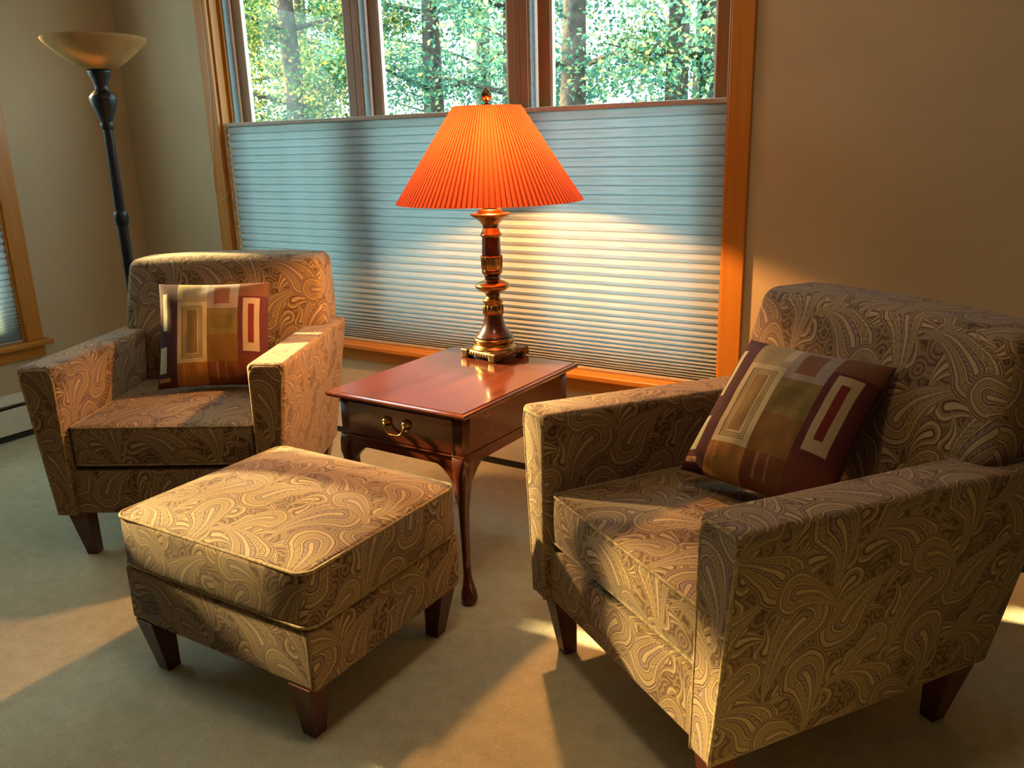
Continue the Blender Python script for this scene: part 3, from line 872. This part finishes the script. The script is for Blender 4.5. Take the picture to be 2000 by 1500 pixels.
def pillow(label, chair_loc, chair_rot, pos, lean, spin, turn, size):
    n = 150; h = size/2; vs = []; fs = []; cols = []
    def P(u, v, s):
        # u, v in -1..1; s front(-1)/back(+1)
        pin = .045
        x = u*h*(1-pin*(1-v*v)); z = v*h*(1-pin*(1-u*u))
        t_ = .070*max(0, (1-u**4)*(1-v**4))**.5 * (1-.25*(u*u+v*v)/2)
        wr = .004*noise.noise(Vector((u*2.3+3, v*2.3, s*2.0)))+.003*noise.noise(Vector((u*5, v*3+9, s*3.0)))
        edge = min(1, 6*(1-max(abs(u), abs(v))))
        return (x, s*(t_+wr*edge), z)
    def uvf(i): return -1+2*i/n
    idx = {}
    for s in (-1, 1):
        for j in range(n+1):
            for i in range(n+1):
                if s == 1 and (i in (0, n) or j in (0, n)): idx[(s, i, j)] = idx[(-1, i, j)]; continue
                idx[(s, i, j)] = len(vs); vs.append(P(uvf(i), uvf(j), s))
        for j in range(n):
            for i in range(n):
                q = (idx[(s, i, j)], idx[(s, i+1, j)], idx[(s, i+1, j+1)], idx[(s, i, j+1)])
                fs.append(q if s < 0 else tuple(reversed(q)))
                u, v = (i+.5)/n, (j+.5)/n
                if s < 0:
                    c = PATCH[0][4]
                    for (a, b_, c0, d0, cc) in PATCH:
                        if a <= u < b_ and c0 <= v < d0: c = cc
                    if .19 <= u < .46 and .20 <= v < .79:
                        fl = frame_lines(u, v)
                        if fl: c = fl
                else: c = (.12, .07, .03)
                cols.append(c)
    mb = MB().add(vs, fs)
    me = mb.mesh('throw_pillow')
    at = me.color_attributes.new('patch', 'FLOAT_COLOR', 'CORNER')
    flat = []
    for c in cols: flat += list((*c, 1))*4
    at.data.foreach_set('color', flat)
    root = link('throw_pillow', me, M['pillow'])
    tag(root, label, 'pillow', 'matching patchwork pillows')
    mloc = Matrix.Translation(chair_loc) @ Matrix.Rotation(chair_rot, 4, 'Z') @ Matrix.Translation(pos) @ Matrix.Rotation(turn, 4, 'Z') @ Matrix.Rotation(-lean, 4, 'X') @ Matrix.Rotation(-spin, 4, 'Y')
    root.matrix_world = mloc
    return root
pillow('patchwork throw pillow standing on the armchair by the torchiere', (-2.401, 1.597, 0), R(29.97), (.049, .448, .690), R(26), R(-2), R(12), .40)
pillow('patchwork throw pillow leaning back in the armchair by the bare wall', (-.750, 1.561, 0), R(-33.07), (-.015, .500, .682), R(43), R(0), R(14), .40)

# ------------------------------------------------------------------ outdoors
struct(MB().box((-40, YW+TH+.02, -1.3), (25, 40, -1.2)).build('ground', M['soil']))
def tree(label, x, y, h, rad, nleaf, lm, lean=0, seed=0, z0=-1.2, zlow=.2, leaf=.06, group='trees outside the window'):
    rnd = random.Random(seed)
    root = thing('tree', label, 'tree', (x, y, z0), 0, group)
    tp = []
    for k in range(9):
        f = k/8; tp.append((lean*f+.06*math.sin(3*f+seed), .05*math.cos(4*f+seed), h*f))
    r0 = .10+.012*h
    MB().tube(tp, [r0*(1-.75*k/8) for k in range(9)], 8).build('trunk', M['bark'], root)
    cl = []
    for k in range(16):
        f = .22+.75*k/16; a = k*2.4+seed
        p0 = Vector(tp[min(8, int(f*8))]); L = rad*(1.05-.55*f)*rnd.uniform(.7, 1.1)
        p1 = p0+Vector((math.cos(a)*L*.55, math.sin(a)*L*.55, .14*L)); p2 = p0+Vector((math.cos(a)*L, math.sin(a)*L, .22*L+rnd.uniform(-.3, .2)))
        MB().tube([p0, p1, p2], [.030, .018, .006], 5).build('branch', M['bark'], root)
        for q in range(5): cl.append((p0.lerp(p2, .35+.16*q), .12+.13*rnd.random()))
    vs = []; fs = []
    for i in range(nleaf):
        c, rr = cl[rnd.randrange(len(cl))]
        p = c+Vector((rnd.gauss(0, 1), rnd.gauss(0, 1), rnd.gauss(0, .8)))*rr
        if p.z+z0 < zlow-1.2: continue
        d = Vector((rnd.gauss(0, 1), rnd.gauss(0, 1), rnd.gauss(-.3, .7))).normalized()
        u = d.cross(Vector((rnd.gauss(0, 1), rnd.gauss(0, 1), rnd.gauss(0, 1)))).normalized()
        L = leaf*rnd.uniform(.6, 1.3); W_ = L*.28
        nrm = d.cross(u)*L*.12
        b0 = len(vs)
        vs += [p, p+d*L*.5+u*W_+nrm, p+d*L, p+d*L*.5-u*W_+nrm]
        fs += [(b0, b0+1, b0+2), (b0, b0+2, b0+3)]
    fo = MB().add(vs, fs, smooth=False).build('foliage', lm, root)
    fo['kind'] = 'stuff'
A, B_ = M['leaf_a'], M['leaf_b']
specs = [
 ('tall leaning tree with a thick trunk behind the window pane nearest the torchiere', -8.60, 7.6, 6.6, 1.9, 10500, B_, -.45),
 ('yellow-green tree seen beside the thick leaning trunk', -7.0, 7.0, 6.0, 1.7, 8500, B_, -.2),
 ('bushy teal-green tree behind the middle window pane', -6.0, 7.8, 6.2, 2.0, 7000, A, .2),
 ('loose-leaved teal tree behind the table lamp finial', -4.7, 7.4, 6.0, 1.5, 4200, A, .1),
 ('dark-trunked teal tree close to the window mullion beside the lamp shade', -3.50, 6.6, 6.2, 1.4, 3600, A, 0),
 ('slender bare-stemmed tree in the pane beside the bare wall', -3.15, 8.0, 6.5, 1.2, 2600, B_, .1),
 ('second slender stem growing close to the bare-stemmed tree', -2.85, 8.3, 6.5, 1.2, 2800, A, -.15),
 ('teal-leaved tree at the window casing beside the bare wall', -2.1, 6.9, 6.0, 1.4, 4200, A, .15),
 ('distant yellow-green tree far behind the window wall', -11.2, 11.0, 7.5, 2.6, 9000, B_, .3),
 ('distant full teal tree far behind the middle pane', -8.0, 12.0, 7.5, 2.6, 6000, A, 0),
 ('distant hazy tree far behind the slender stems', -4.6, 12.5, 7.5, 2.4, 5000, A, .2),
]
for i, sp in enumerate(specs):
    sp = list(sp); sp[5] = int(sp[5]*3.0); tree(*sp, seed=i*5+3, leaf=.054)
tree('unseen leafy tree added outside the narrow window to dapple the low sun', -10.2, .35, 6.4, 2.0, 1800, B_, .1, 77, leaf=.10)  # added out of view to break up the sunbeam
